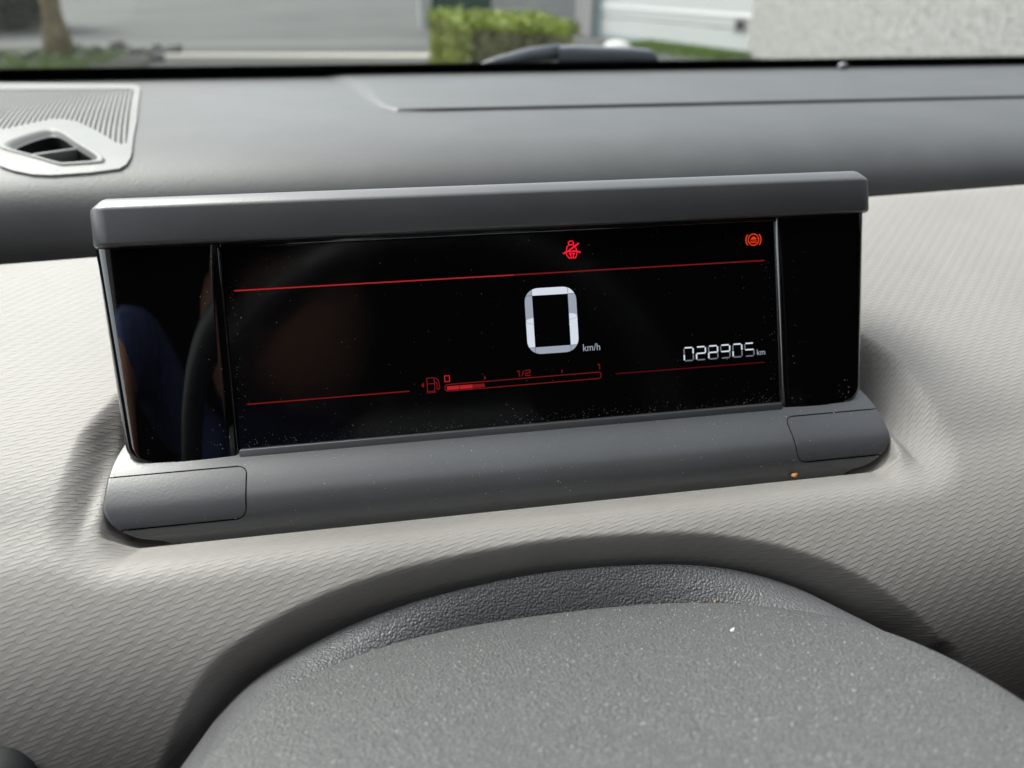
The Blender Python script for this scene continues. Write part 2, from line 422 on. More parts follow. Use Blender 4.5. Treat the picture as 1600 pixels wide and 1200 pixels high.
# =================================================================== CAR: windscreen, wiper, cabin
rk = math.radians(37); wy, wz = .45, .0545
def ws(x, k, o=0.0): return (x, wy-k*math.cos(rk)+o*math.sin(rk), wz+k*math.sin(rk)+o*math.cos(rk))
wsn = empty('windscreen', (0, wy, wz)); tag(wsn, 'raked clear windscreen with a black band along its lower edge', 'windscreen')
def wq(name, x0, x1, k0, k1, o, mat, nx=24):
    xs = np.linspace(x0, x1, nx); V = []
    for x in xs:
        for k in (k0, k1):
            p = ws(x, k, o); V.append((p[0], p[1]-wy, p[2]-wz))
    return link(name, quads(name, V, grid_quads(nx, 2)), mat, wsn)
wq('pane', -.46, 1.2, -.01, .80, 0, M['glass'])
wq('black_band', -.46, 1.2, -.012, .0118, .0015, M['frit'])
V = []; F = []
for row, (kk, rr) in enumerate(((.0124, .00085), (.0139, .00065), (.0152, .00045))):
    for i in range(430):
        cx = -.40+i*.0028+(row % 2)*.0014; b0 = len(V)
        for a in range(6):
            p = ws(cx+rr*math.cos(a*1.0472), kk+rr*math.sin(a*1.0472), .0014); V.append((p[0], p[1]-wy, p[2]-wz))
        F.append(tuple(range(b0, b0+6)))
tag(link('band_dots', mesh('dots', V, F), M['frit'], wsn, False), kind='stuff')

wp = empty('wiper', (.14, .535, .05)); tag(wp, 'dark grey wiper arm parked outside at the foot of the windscreen', 'wiper')
M['wiper'] = Mat('blue_grey_wiper_plastic', (.10, .11, .125), .45, .5).m
def rel(p): return (p[0]-.14, p[1]-.535, p[2]-.05)
arm = [rel(p) for p in ((.05, .52, .046), (.08, .525, .0545), (.11, .53, .0600), (.138, .533, .0625))]
link('arm', tube('arm', arm, [.004, .0055, .0065, .0070], 12), M['wiper'], wp)
hx = [(.136, .0008), (.150, .0016), (.205, .0018), (.224, .0008), (.229, -.003)]
loops = []
for x, dz in hx:
    t = (x-.136)/.09; hh = .011-.003*t; zc = .0595+dz-.002*t
    sec = rrect(-.011, .011, zc-hh, zc+hh*.62, .004, 4)
    loops.append([rel((x, .535+a, b)) for a, b in sec])
sharp(link('pivot_cover', loft('pivot', loops), M['wiper'], wp), 50)
link('blade', tube('blade', [rel(p) for p in ((-.25, .50, .030), (-.05, .51, .036), (.06, .515, .043))], .004, 8), M['dark'], wp)

# cabin shell round the camera
cb = empty('car_cabin', (.37, -.6, -.62)); tag(cb, 'dark car cabin with headliner, doors and pillars round the driver', 'car cabin')
M['liner'] = m_grain('grey_headliner_cloth', (.10, .10, .10), (.12, .12, .12), .95, .1, 700, .0002)
M['trim'] = m_grain('black_cabin_trim', (.025, .025, .027), (.03, .03, .032), .6, .4, 900, .0002)
def cbx(name, x0, x1, y0, y1, z0, z1, mat, bev=.01):
    return link(name, box_mesh(name, x0-.37, x1-.37, y0+.6, y1+.6, z0+.62, z1+.62, bev), mat, cb, False)
cbx('headliner', -.42, 1.16, -2.3, -.17, .53, .57, M['liner'])
cbx('door_panel', -.46, -.41, -1.6, .36, -.62, .04, M['trim'])
cbx('door_panel', 1.15, 1.20, -1.6, .36, -.62, .04, M['trim'])
cbx('rear_wall', -.42, 1.16, -2.34, -2.3, -.62, .55, M['trim'])
cbx('floor', -.42, 1.16, -2.3, .5, -.66, -.62, M['trim'])
cbx('bulkhead', -.42, 1.16, .46, .50, -.62, .03, M['trim'])
for x0 in (-.45, 1.15):
    cbx('sill_rail_blocker', x0, x0+.05, -1.6, .36, .04, .09 if x0 < 0 else .40, M['trim'])  # right rail raised well up its unseen window to block light from that side
    cbx('roof_rail', x0, x0+.05, -1.6, -.17, .46, .54, M['trim'])
    link('side_window', quads('side_window', [(x0+.025-.37, y+.6, z+.62) for y, z in ((-1.6, .08), (.36, .08), (-.17, .5), (-1.6, .5))], [(0, 1, 2, 3)]), M['glass'], cb, False)
    cbx('post_window_blocker', x0, x0+.05, -1.6, -.58, .04, .54, M['trim'])  # post stretched back over the unseen rear windows to shut out their light
    cbx('quarter_panel', x0, x0+.05, -2.3, -1.6, -.62, .54, M['trim'])
    P0 = (x0+.02-.37, .40+.6, .05+.62); P1 = (x0+.02-.37, -.18+.6, .54+.62)
    link('windscreen_pillar', tube('pillar', [P0, P1], .045, 10), M['trim'], cb)

# =================================================================== DASHBOARD
db = empty('dashboard', (.0053, .1, -.2)); tag(db, 'two-tier car dashboard, grey upper shelf over pale woven-grain lower half', 'dashboard')
DO = np.array((.0053, .1, -.2))

# ---- upper shelf
UP = cr([(.46, .0545), (.38, .0545), (.30, .0540), (.255, .0528), (.225, .0508), (.203, .0475), (.186, .0415), (.175, .0325), (.170, .020), (.172, .006), (.182, -.02)], 40)
US = np.r_[0, np.cumsum(np.linalg.norm(np.diff(UP, axis=0), axis=1))]
def up_at(y): return np.interp(y, UP[:300][::-1, 0], UP[:300][::-1, 1])
xs = np.unique(np.r_[np.linspace(-.42, -.23, 40), np.linspace(-.23, -.14, 110), np.linspace(-.14, -.09, 20), np.linspace(-.09, 0, 120), np.linspace(0, .45, 60), np.linspace(.45, 1.16, 40)])
fine = (.460-np.linspace(.2700, .2860, 55)); ss = np.unique(np.r_[np.linspace(0, US[-1], 260), fine])
py = np.interp(ss, US, UP[:, 0]); pz = np.interp(ss, US, UP[:, 1])
X, Yg = np.meshgrid(xs, py, indexing='ij'); Zg = np.broadcast_to(pz, X.shape).copy()
TR = [(-.0198, .278), (1.3, .278), (1.3, .47), (-.078, .47), (-.051, .389), (-.037, .32), (-.029, .2925)]
sd = poly_sdf(TR, X, Yg)
wdt = .0012+(.003+np.clip((Yg-.278)/.1, 0, 1)*.013-.0012)*(1-sstep(-.030, .004, X))
Zg += .0016*sstep(0, 1, -sd/wdt)
Zg -= .0007*(1-sstep(.0005, .0014, np.abs(Yg-.2772)))*sstep(-.022, .012, X)
OUT = np.array([(-.36, .43), (-.29, .4286), (-.1963, .4063), (-.1913, .399), (-.1855, .3792), (-.1603, .2591), (-.151, .2059), (-.1505, .1985), (-.1513, .1935), (-.1539, .1901), (-.1665, .1881), (-.183, .1872), (-.1914, .1881), (-.2004, .1912), (-.2068, .1951), (-.235, .235), (-.36, .36)])
Zg -= .045*sstep(.002, .006, -poly_sdf(OUT, X, Yg))
V = np.stack([X, Yg, Zg], -1).reshape(-1, 3)-DO
link('upper_shelf', quads('upper_shelf', V, grid_quads(len(xs), len(ss), flip=True)), M['upper'], db)

# ---- lower half with woven grain
PR = cr([(.118, -.03), (.123, .010), (.1225, .0235), (.119, .0288), (.112, .0302), (.08, .024), (.04, .0145), (0, .003), (-.02, -.006), (-.034, -.013), (-.048, -.0245), (-.058, -.038), (-.065, -.055), (-.069, -.077), (-.071, -.11), (-.071, -.16)], 24)
PS = np.r_[0, np.cumsum(np.linalg.norm(np.diff(PR, axis=0), axis=1))]
V0 = float(PS[24*3]-.0055)
PS = PS-V0
c0 = .0053
REC = [(c0-.1335, -.0345), (c0+.1365, -.0345), (c0+.1345, -.010), (c0+.122, .045), (c0-.120, .045), (c0-.1315, -.010)]
REC_in = 0.016
ARCH = [(-.103, .34), (-.1025, .26), (-.1015, .2240), (-.0985, .2140), (-.0874, .1953), (-.0758, .1871), (-.0591, .1801), (-.0418, .1759), (-.024, .1735), (-.0057, .1720), (.013, .1717), (.0415, .1735), (.0605, .1769), (.0791, .1831), (.0938, .1908), (.107, .2008), (.118, .2119), (.131, .2314), (.160, .34)]
ARC2 = cr(ARCH, 8)
BPX0, BPX1, BPY0 = -.1184, .1260, -.0178
BPROF = cr([(0, -.030), (0, -.0165), (.0005, -.0133), (.0018, -.0100), (.0043, -.0070), (.0080, -.0045), (.0125, -.0023), (.0178, -.0004), (.0230, .0008), (.0300, .0016), (.0420, .0020)], 12)
BPT = np.r_[0, np.cumsum(np.linalg.norm(np.diff(BPROF, axis=0), axis=1))]
BTC = float(np.interp(-.0155, BPROF[:, 1], BPT))
def end_floor(x):
    e = np.clip(np.minimum(x-BPX0, BPX1-x), 0, .0178)/.0178
    t = BTC+.0125-.0125*np.sqrt(np.clip(1-(1-e)**2, 0, 1)); return np.interp(t, BPT, BPROF[:, 1])
def lower(xa, va):
    """lower dash surface at (x, v) -> points, depth inside column opening"""
    y = np.interp(va, PS, PR[:, 0]); z = np.interp(va, PS, PR[:, 1])
    z = z+(.0324*xa)*np.clip((y+.03)/.145, 0, 1)          # the far edge climbs to the right
    # recess round the instrument
    P = np.array(REC); cen = P.mean(0)
    Pin = []
    for p in P:
        d = p-cen; Pin.append((p[0]-np.sign(d[0])*REC_in, p[1]-np.sign(d[1])*REC_in))
    s = poly_sdf(Pin, xa, y)-REC_in
    fl = np.minimum(-.0158+.05*np.maximum(y+.018, 0)+.14*np.maximum(-.018-y, 0), z)
    fl = fl-.0040*sstep(-.0206, -.0194, y)*(1-sstep(.010, .020, y))*sstep(-.126, -.118, xa)*(1-sstep(.126, .134, xa))
    under = sstep(-.1199, -.1174, xa)*(1-sstep(.1250, .1275, xa))
    outd = np.maximum(np.maximum(BPX0-xa, xa-BPX1), 0)
    fl = np.maximum(fl, end_floor(xa)-.0014-.0045*sstep(.0005, .006, outd)-.0030*sstep(-.0206, -.0194, y)*under)
    fl = -.0016*np.logaddexp(-fl/.0016, -(z-.0040)/.0016)
    k = sstep(-.0125, .0040, s)
    lower.drop = np.where(y > -.05, (z-fl)*(1-k), 0)
    inside = (y > -.05)
    z = np.where(inside, fl+(z-fl)*k, z)
    # roll-over into the column opening
    d = -poly_sdf(ARC2, xa, va)
    dd = np.maximum(d+.0025, 0)
    h = np.sqrt((2.6*dd)**2+.0040**2)-.0040
    y = y+h*.44; z = z-h*.90
    lower.h = h
    return np.stack([xa, y, z], -1), d
xs = np.unique(np.r_[np.linspace(-.42, -.165, 70), np.arange(-.165, .180, .0008), np.linspace(.180, .36, 80), np.linspace(.36, 1.16, 50)])
vs_ = np.unique(np.r_[np.linspace(PS[0], -.02, 12), np.linspace(-.02, .003, 40), np.arange(.003, .26, .0008), np.linspace(.26, PS[-1], 40)])
X, Vv = np.meshgrid(xs, vs_, indexing='ij')
Pt, dep = lower(X, Vv); Vu = Vv+lower.h*.8; Xu = X+lower.drop*(1-sstep(-.125, -.100, X))-lower.drop*sstep(.110, .135, X)
keep = dep < .0130; kf = keep[:-1, :-1] & keep[1:, :-1] & keep[:-1, 1:] & keep[1:, 1:]
link('lower_half', quads('lower_half', (Pt-DO).reshape(-1, 3), grid_quads(len(xs), len(vs_), kf, flip=True), np.stack([Xu, Vu], -1).reshape(-1, 2)), M['weave'], db)
link('inner_shadow_box', box_mesh('inner', -.40-DO[0], 1.14-DO[0], .012-DO[1], .40-DO[1], -.16-DO[2], -.032-DO[2]), M['core'], db, False)

kp = link('knee_panel', box_mesh('knee_panel', -.14, .14, -.0225, .0225, -.06, .06, .010, 5), M['dark'], db)
kp.location = (-.272-DO[0], -.0525-DO[1], -.0945-DO[2]); kp.rotation_euler = (0, math.radians(3), 0)

# ---- vent and speaker grille on the shelf
PZ = .0512
def plate_z(y): return float(up_at(y))+.0012
def filled(name, outer, holes, z, depth):
    """plate following the shelf, with holes and skirts going down"""
    bm = bmesh.new(); es = []
    for L in [outer]+holes:
        vs = [bm.verts.new((p[0], p[1], 0)) for p in L]; es += [bm.edges.new((vs[i], vs[(i+1) % len(vs)])) for i in range(len(vs))]
    bmesh.ops.triangle_fill(bm, use_beauty=True, edges=es, normal=(0, 0, 1))
    for _ in range(3):
        long = [e for e in bm.edges if abs(e.verts[0].co.y-e.verts[1].co.y) > .006]
        if long: bmesh.ops.subdivide_edges(bm, edges=long, cuts=1, use_grid_fill=True)
    bmesh.ops.triangulate(bm, faces=bm.faces[:])
    bm.normal_update()
    for f in bm.faces:
        if f.normal.z < 0: f.normal_flip()
    bd = [e for e in bm.edges if len(e.link_faces) == 1]
    for v in bm.verts: v.co.z = z(v.co.y)
    r = bmesh.ops.extrude_edge_only(bm, edges=bd)
    for v in r['geom']:
        if isinstance(v, bmesh.types.BMVert): v.co.z -= depth
    bmesh.ops.recalc_face_normals(bm, faces=bm.faces[:])
    for v in bm.verts: v.co -= Vector(DO)
    me = bpy.data.meshes.new(name); bm.to_mesh(me); bm.free(); return me
outer = [tuple(p) for p in OUT]
grille = [(-.355, .3975), (-.2761, .3907), (-.1921, .3831), (-.1871, .3704), (-.1633, .2594), (-.1558, .2176), (-.1568, .2150), (-.1615, .2191), (-.1761, .2415), (-.1918, .2643), (-.2006, .272), (-.2073, .2728), (-.214, .2636), (-.2228, .2500), (-.245, .262), (-.355, .375)]
ventL = np.array([(-.2088, .2147), (-.2089, .2256), (-.2007, .2414), (-.1934, .2394), (-.179, .2177), (-.1666, .2015), (-.1657, .1983), (-.1666, .1971), (-.1779, .1961), (-.1829, .197), (-.1956, .2048)])
vent_o = cr_closed(ventL, 6); cv = vent_o.mean(0)
ring = [cv+(p-cv)*np.array((1.20, 1.18)) for p in vent_o]
vr = link('vent_surround', filled('vent_surround', outer, [grille, [tuple(p) for p in ring]], plate_z, .009), M['vent'], db, False)
def lift(L, dz): return [(p[0]-DO[0], p[1]-DO[1], plate_z(p[1])+dz-DO[2]) for p in L]
mid = [cv+(p-cv)*np.array((1.12, 1.11)) for p in vent_o]; inn = [cv+(p-cv)*np.array((.97, .97)) for p in vent_o]; inn2 = [cv+(p-cv)*.9 for p in vent_o]
link('vent_ring', loft('vent_ring', [lift(ring, -.0002), lift([cv+(p-cv)*np.array((1.18, 1.16)) for p in vent_o], .0006), lift(mid, .0010), lift(vent_o, .0002), lift(inn, -.0014), lift(inn2, -.0024)], False, False), M['vent'], vr)
link('vent_duct', loft('vent_duct', [lift(inn2, -.0022), lift([cv+(p-cv)*.85 for p in vent_o], -.035)], False, True), M['core'], vr)
link('vent_vane', box_mesh('vane', -.0105, .0105, -.0011, .0011, -.010, .0004, .0006), M['vent'], vr).matrix_local = Matrix.Translation((-.1873-DO[0], .2110-DO[1], plate_z(.211)-.0012-DO[2])) @ Euler((math.radians(10), 0, math.atan2(.0129, .0166))).to_matrix().to_4x4()
link('grille_backing', mesh('gback', [(p[0]-DO[0], p[1]-DO[1], plate_z(p[1])-.0060-DO[2]) for p in ((-.355, .400), (-.188, .386), (-.153, .214), (-.158, .212), (-.200, .269), (-.222, .247), (-.355, .372))], [(0, 1, 2, 3, 4, 5, 6)]), M['core'], vr, False)
G = np.array(grille); rdir = np.array((42., -186.)); rdir /= np.linalg.norm(rdir); rn = np.array((rdir[1], -rdir[0]))
V = []; F = []
def strip(a, b, wd, dz, hh):
    a, b = np.array(a), np.array(b); d = (b-a)/np.linalg.norm(b-a); nn = np.array((-d[1], d[0]))*wd/2; k = len(V)
    for p in (a-nn, a+nn, b+nn, b-nn):
        V.append((p[0]-DO[0], p[1]-DO[1], plate_z(p[1])+dz-DO[2]))
    for p in (a-nn, a+nn, b+nn, b-nn):
        V.append((p[0]-DO[0], p[1]-DO[1], plate_z(p[1])+dz-hh-DO[2]))
    F.extend([(k, k+1, k+2, k+3), (k, k+4, k+5, k+1), (k+2, k+6, k+7, k+3), (k+1, k+5, k+6, k+2), (k, k+3, k+7, k+4)])
def bits(P, i0, i1):
    for k0 in range(i0, i1, 14): strip(P[k0], P[min(k0+14, i1)], .0012, -.0003, .0016)
o0 = np.array((-.1885, .376)); rdir = np.array((30., -140.)); rdir /= np.linalg.norm(rdir); rn = np.array((rdir[1], -rdir[0]))
for i in range(-2, 58):
    base = o0+rn*(-.0026*i) if (rn@np.array((1, 0))) > 0 else o0+rn*(.0026*i)
    t = np.linspace(-.08, .26, 400); P = base+t[:, None]*rdir
    bend = .0000*t; ins = poly_sdf(G, P[:, 0], P[:, 1]) < .0006
    if ins.any():
        seg = np.where(ins)[0]; s0 = seg[0]
        for a, b in zip(seg[:-1], seg[1:]):
            if b-a > 1: 
                bits(P, s0, a); s0 = b
        bits(P, s0, seg[-1])
for y in np.arange(.215, .400, .0030):
    x = np.linspace(-.355, -.15, 300); ins = poly_sdf(G, x, np.full_like(x, y)) < .0004
    if ins.any(): seg = np.where(ins)[0]; strip((x[seg[0]], y), (x[seg[-1]], y), .0011, -.0010, .001)
tag(link('speaker_grille', mesh('speaker_grille', V, F), M['vent'], vr, False), kind='stuff')
# small sensor dome at the foot of the windscreen
bm = bmesh.new(); bmesh.ops.create_uvsphere(bm, u_segments=20, v_segments=10, radius=.0042)
for v in bm.verts: v.co.z = v.co.z*.9
me = bpy.data.meshes.new('sensor'); bm.to_mesh(me); bm.free()
se = link('sensor_dome', me, M['hood'], db); se.location = (.357-DO[0], .430-DO[1], .0578-DO[2])
sf = link('sensor_foot', tube('sensor_foot', [(0, 0, -.004), (0, 0, -.0022), (0, 0, -.0018)], [.0078, .0075, .0055], 20), M['dark'], se)

# =================================================================== INSTRUMENT DISPLAY
TH = math.radians(24)
ic = empty('instrument_display', (0, 0, 0), (-TH, 0, 0)); tag(ic, 'digital instrument display with glossy black ends and dark hood on the dashboard', 'instrument display')
mm = .001
def L3(a, b, c): return (a*mm, -c*mm, b*mm)             # panel millimetres: across, up, towards the driver
def prism(name, sec, b0, b1, mat, taper=None, parent=ic, bev=None):
    """sec: loop in (a,c); stretched from b0 to b1"""
    loops = []
    for b in [b0, 0, .25, .7, 1.3, 2.1, 3.1, 4.3]+list(np.linspace(6, b1, 10)):
        loops.append([L3(*( (a if taper is None else taper(a, b)), b, c)) if False else L3(a if taper is None else taper(a, b), b, c) for a, c in sec])
    return sharp(link(name, loft(name, loops), mat, parent), 40)

# glossy end pillars
def end_section(outer, inner, sgn):
    """front slightly bowed, outer edge rounded"""
    P = []
    n = 14; wd = abs(outer-inner)
    P.append((inner, -9)); P.append((inner, -1.1)); P.append((inner-sgn*-.0+sgn*.35, -.35)); P.append((inner+sgn*1.1, 0.0))
    for t in np.linspace(0, 1, n)[1:]:
        P.append((inner+sgn*(1.1+(wd-1.1-3.4)*t), .35*math.sin(math.pi*t)))
    for t in np.linspace(0, 85, 10)[1:]:
        r = math.radians(t); P.append((outer-sgn*3.4+sgn*3.4*math.sin(r), -3.4*(1-math.cos(r))*1.15))
    P.append((outer+sgn*.6, -14)); P.append((outer-sgn*1, -24)); P.append((inner+sgn*4, -24))
    return P if sgn > 0 else P
def foot(b): q = min(max(4.3-b, 0), 4.3); return 4.3-math.sqrt(4.3**2-q*q)
def taperL(a, b): return a+(np.clip((-82.4-a)/31, 0, 1))*(2.6*(1-b/63.))+foot(b)*(a < -104)
def taperR(a, b): return a-(np.clip((a-93.6)/28, 0, 1))*(3.2*(1-b/63.))-foot(b)*(a > 114)
pl = prism('end_pillar', end_section(-117.4, -82.4, -1)[::-1], -6, 65, M['gloss'], taperL)
pr = prism('end_pillar', end_section(126.6, 93.4, 1), -6, 65, M['gloss'], taperR)
# display glass and its frame
link('display_glass', box_mesh('glass', -83.5*mm, 94.5*mm, 1.5*mm, 6*mm, -2*mm, 66*mm), M['lcd'], ic, False)
link('bezel', box_mesh('bz', -82.2*mm, 93.2*mm, -.6*mm, 3*mm, -3*mm, 1.25*mm, .45*mm), M['base'], ic)
link('bezel', box_mesh('bz2', -82.2*mm, 93.2*mm, -.3*mm, 3*mm, 61.5*mm, 66*mm, .3*mm), M['gloss'], ic, False)
link('housing', box_mesh('housing', -82*mm, 93*mm, 6.2*mm, 24*mm, -6*mm, 68*mm), M['dark'], ic, False)
# hood
loops = []
def hood_loop(ins, b, c1=5.2, r=5.5):
    return [L3(a, b, c) for a, c in rrect(-116.6+ins, 126.2-ins, -26+ins, c1-ins, max(r-ins, .6), 8)]
prof = [(3.0, 62.9), (.9, 62.7), (.25, 63.0), (0, 63.7), (0, 72.6), (.15, 73.3), (.7, 74.0), (2.2, 75.4), (3.2, 76.2), (4.2, 76.6), (5.4, 76.7)]
link('hood', loft('hood', [hood_loop(i, b) for i, b in prof]), M['hood'], ic)

# rounded base with two press pads (world-aligned, so counter-rotate)
bs = empty('base', (0, 0, 0), (TH, 0, 0)); bs.parent = ic
BX0, BX1, BY0 = -.1184, .1260, -.0178
BP = cr([(0, -.030), (0, -.0165), (.0005, -.0133), (.0018, -.0100), (.0043, -.0070), (.0080, -.0045), (.0125, -.0023), (.0178, -.0004), (.0230, .0008), (.0300, .0016), (.0420, .0020)], 12)
BT = np.r_[0, np.cumsum(np.linalg.norm(np.diff(BP, axis=0), axis=1))]
t_at = lambda ins: float(np.interp(ins, BP[:, 0], BT))
TA, TB = t_at(.0011), t_at(.0136)
XL0, XR0 = -.1005, .1075
TC = float(np.interp(-.0155, BP[:, 1], BT))
def end_in(t):
    q = np.clip((TC+.0125-t)/.0125, 0, .9995); return .0178*(1-np.sqrt(1-q*q))+.004*sstep(t_at(.012), t_at(.042), t)
def base_pt(xc, t, off=0.0):
    """xc: nominal x (ends squeezed by the rounded plan corners), t: arc length up the profile"""
    y = BY0+np.interp(t, BT, BP[:, 0]); z = np.interp(t, BT, BP[:, 1]); ins = end_in(t)
    x = np.where(xc < XL0, XL0+(xc-XL0)*((BX0+ins-XL0)/(BX0-XL0)), np.where(xc > XR0, XR0+(xc-XR0)*((BX1-ins-XR0)/(BX1-XR0)), xc))
    di = np.interp(t+.0003, BT, BP[:, 0])-np.interp(t-.0003, BT, BP[:, 0]); dz = np.interp(t+.0003, BT, BP[:, 1])-np.interp(t-.0003, BT, BP[:, 1])
    q = np.hypot(di, dz)+1e-12
    return np.stack([x, y-dz/q*off, z+di/q*off], -1)
SL, SR, GAP, PRAD = -.0800, .0925, .0004, .0026
def pad_sdf(x, t, grow, left):
    lo = TA-grow; hi = TB+grow; r = PRAD+grow
    dx = x-(SL+grow-r) if left else (SR-grow+r)-x
    dy = np.abs(t-(lo+hi)/2)-((hi-lo)/2-r)
    return np.hypot(np.maximum(dx, 0), np.maximum(dy, 0))+np.minimum(np.maximum(dx, dy), 0)-r
xcs = np.unique(np.r_[np.linspace(BX0, XL0, 40), np.linspace(XL0, SL-.004, 30), np.arange(SL-.004, SL+.0015, .00016), np.linspace(SL+.0015, SR-.0015, 150), np.arange(SR-.0015, SR+.004, .00016), np.linspace(SR+.004, XR0, 20), np.linspace(XR0, BX1, 40), [SL+GAP, SR-GAP]])
tts = np.unique(np.r_[np.linspace(0, TA-.004, 12), np.linspace(TA-.004, TB+.004, 120), np.linspace(TB+.004, BT[-1], 30), [TA-GAP, TB+GAP]])
Sg, Tg = np.meshgrid(xcs, tts, indexing='ij')
inpad = (pad_sdf(Sg, Tg, GAP, True) < 1e-6) | (pad_sdf(Sg, Tg, GAP, False) < 1e-6)
def with_ends(P, ext=.00035, zl=-.030):
    """turn the two ends down: a small edge radius, then a vertical wall"""
    a, b = P[0].copy(), P[-1].copy(); A1, B1 = a.copy(), b.copy(); A1[:, 0] -= ext; B1[:, 0] += ext
    for q in (A1, B1): q[:, 2] -= ext; q[:, 1] -= 0
    A2, B2 = A1.copy(), B1.copy()
    for q in (A2, B2): q[:, 1] += .030; q[:, 2] -= .014
    return np.concatenate([A2[None], A1[None], P, B1[None], B2[None]])
Pb = with_ends(base_pt(Sg, Tg)); ip = np.concatenate([inpad[:1], inpad[:1], inpad, inpad[-1:], inpad[-1:]])
hole = ip[:-1, :-1] & ip[1:, :-1] & ip[:-1, 1:] & ip[1:, 1:]
shell = link('base_shell', quads('base_shell', Pb.reshape(-1, 3), grid_quads(Pb.shape[0], Pb.shape[1], ~hole)), M['base'], bs)
sharp(shell, 50)
core = base_pt(Sg*.992+.00003, Tg, -.0012); core = with_ends(core)
link('base_core', quads('base_core', core.reshape(-1, 3), grid_quads(core.shape[0], core.shape[1])), M['core'], bs)
for left in (True, False):
    e, far = (SL, BX0) if left else (SR, BX1)
    u = np.linspace(0, 1, 150); u = 1-(1-u)**1.7
    prof_t = np.r_[0, 0, np.linspace(0, 1, 44), 1, 1]; rows = []
    for xc in far+(e-far)*u:
        dd = max(0.0, PRAD-abs(e-xc)); sh = PRAD-math.sqrt(max(PRAD*PRAD-dd*dd, 0))
        tt = TA+sh+(TB-TA-2*sh)*prof_t; off = np.full(len(tt), .00006); off[0] = off[-1] = -.0012; off[1] = off[-2] = -.00012
        tt[2] += .00012; tt[-3] -= .00012
        rows.append(base_pt(np.full(len(tt), xc), tt, off))
    rows.append(base_pt(np.full(len(prof_t), e), TA+PRAD+(TB-TA-2*PRAD)*prof_t, -.0012))
    first = rows[0].copy(); first[:, 0] += -.0004 if left else .0004; first[:, 2] -= .0004; f2 = first.copy(); f2[:, 2] -= .0012; f2[:, 1] += .003
    Vp = np.array([f2, first]+rows)
    pd = link('press_pad', quads('press_pad', Vp.reshape(-1, 3), grid_quads(Vp.shape[0], Vp.shape[1], flip=not left)), M['pad'], bs)
    sharp(pd, 50)

# ------------------------------------------------------------------ what the screen shows
RED = emission('lit_red', (.66, .030, .036), .60); RED_D = emission('dim_red', (.38, .020, .024), .45); RED_B = emission('bright_red', (1.0, .012, .035), 1.0)
ORANGE = emission('lit_orange_red', (1.0, .06, .016), .75)
WHITE = emission('lit_white', (.72, .77, .86), .92); GREYW = emission('dim_white', (.40, .44, .53), .80); GREYD = emission('faint_white', (.22, .24, .29), .7)
EZ = -1.32
sg = empty('screen_graphics'); sg.parent = ic
def flat(name, polys, mat, c=EZ, parent=None):
    V = []; F = []
    for P in polys:
        k = len(V); V += [L3(a, b, c) for a, b in P]; F.append(tuple(range(k, k+len(P))))
    me = mesh(name, V, F); me.materials.append(mat)
    bm = bmesh.new(); bm.from_mesh(me); bmesh.ops.triangulate(bm, faces=[f for f in bm.faces if len(f.verts) > 4])
    for f in bm.faces:
        if f.normal.y > 0: f.normal_flip()
    bm.to_mesh(me); bm.free()
    return link(name, me, None, parent or sg, False)
def seg(a, b, w_):
    a, b = np.array(a, float), np.array(b, float); d = (b-a)/np.linalg.norm(b-a); n_ = np.array((-d[1], d[0]))*w_/2
    return [a-n_, b-n_, b+n_, a+n_]
def line(pts, w_, closed=False):
    out = []
    pts = [np.array(p, float) for p in pts]
    if closed: pts = pts+[pts[0]]
    for a, b in zip(pts[:-1], pts[1:]):
        d = (b-a)/np.linalg.norm(b-a); out.append(seg(a-d*w_*.35, b+d*w_*.35, w_))
    return out
def arc(cx, cy, r, a0, a1, n=24): return [(cx+r*math.cos(math.radians(t)), cy+r*math.sin(math.radians(t))) for t in np.linspace(a0, a1, n)]
flat('rule_line', [seg((-79.6, 48.7), (5, 48.75), .38)], RED)
flat('rule_line', [seg((5, 48.75), (89.6, 48.9), .38)], RED_D)
flat('rule_line', [seg((-79, 14.55), (-30.2, 14.7), .34)], RED_D)
flat('rule_line', [seg((36.5, 15.1), (88.3, 15.1), .30)], emission('faint_red', (.22, .008, .012), .42))
# the big speed figure: eight lit segments
sp = empty('speed_figure'); sp.parent = sg
x0, x1, y0, y1, wv = 8.15, 24.6, 23.3, 44.2, 2.15; ym = 33.9; g_ = .06; R_ = 4.2
def corner(cx, cy, a0): return [(cx, cy)]
def barc(xc, s): return None
oTL = [(x0+R_-R_*math.sin(t), y1-R_+R_*math.cos(t)) for t in np.linspace(0, math.pi/2, 12)]
def clip_poly(P, f): return P
full = rrect(x0, x1, y0, y1, R_, 14); 
# slight belly on the sides
full = np.array([(x+(.25 if x > 16 else -.25)*(1-((y-ym)/10.5)**2), y) for x, y in full])
def out_x(y, right):
    pts = [p for p in full if (p[0] > 16) == right]; pts.sort(key=lambda p: p[1]); return float(np.interp(y, [p[1] for p in pts], [p[0] for p in pts]))
def out_y(x, topp):
    pts = [p for p in full if (p[1] > ym) == topp]; pts.sort(key=lambda p: p[0]); return float(np.interp(x, [p[0] for p in pts], [p[1] for p in pts]))
ix0, ix1, iy0, iy1 = 10.45, 22.1, 25.5, 41.9
def side_seg(right, ya, yb):
    ys = np.linspace(ya, yb, 12); xi = ix1 if right else ix0
    return [(xi, ya), *[(out_x(y, right), y) for y in ys], (xi, yb)]
def cap_seg(topp, xa, xb):
    xs_ = np.linspace(xa, xb, 12); yi = iy1 if topp else iy0
    return [(xa, yi), *[(x, out_y(x, topp)) for x in xs_], (xb, yi)]
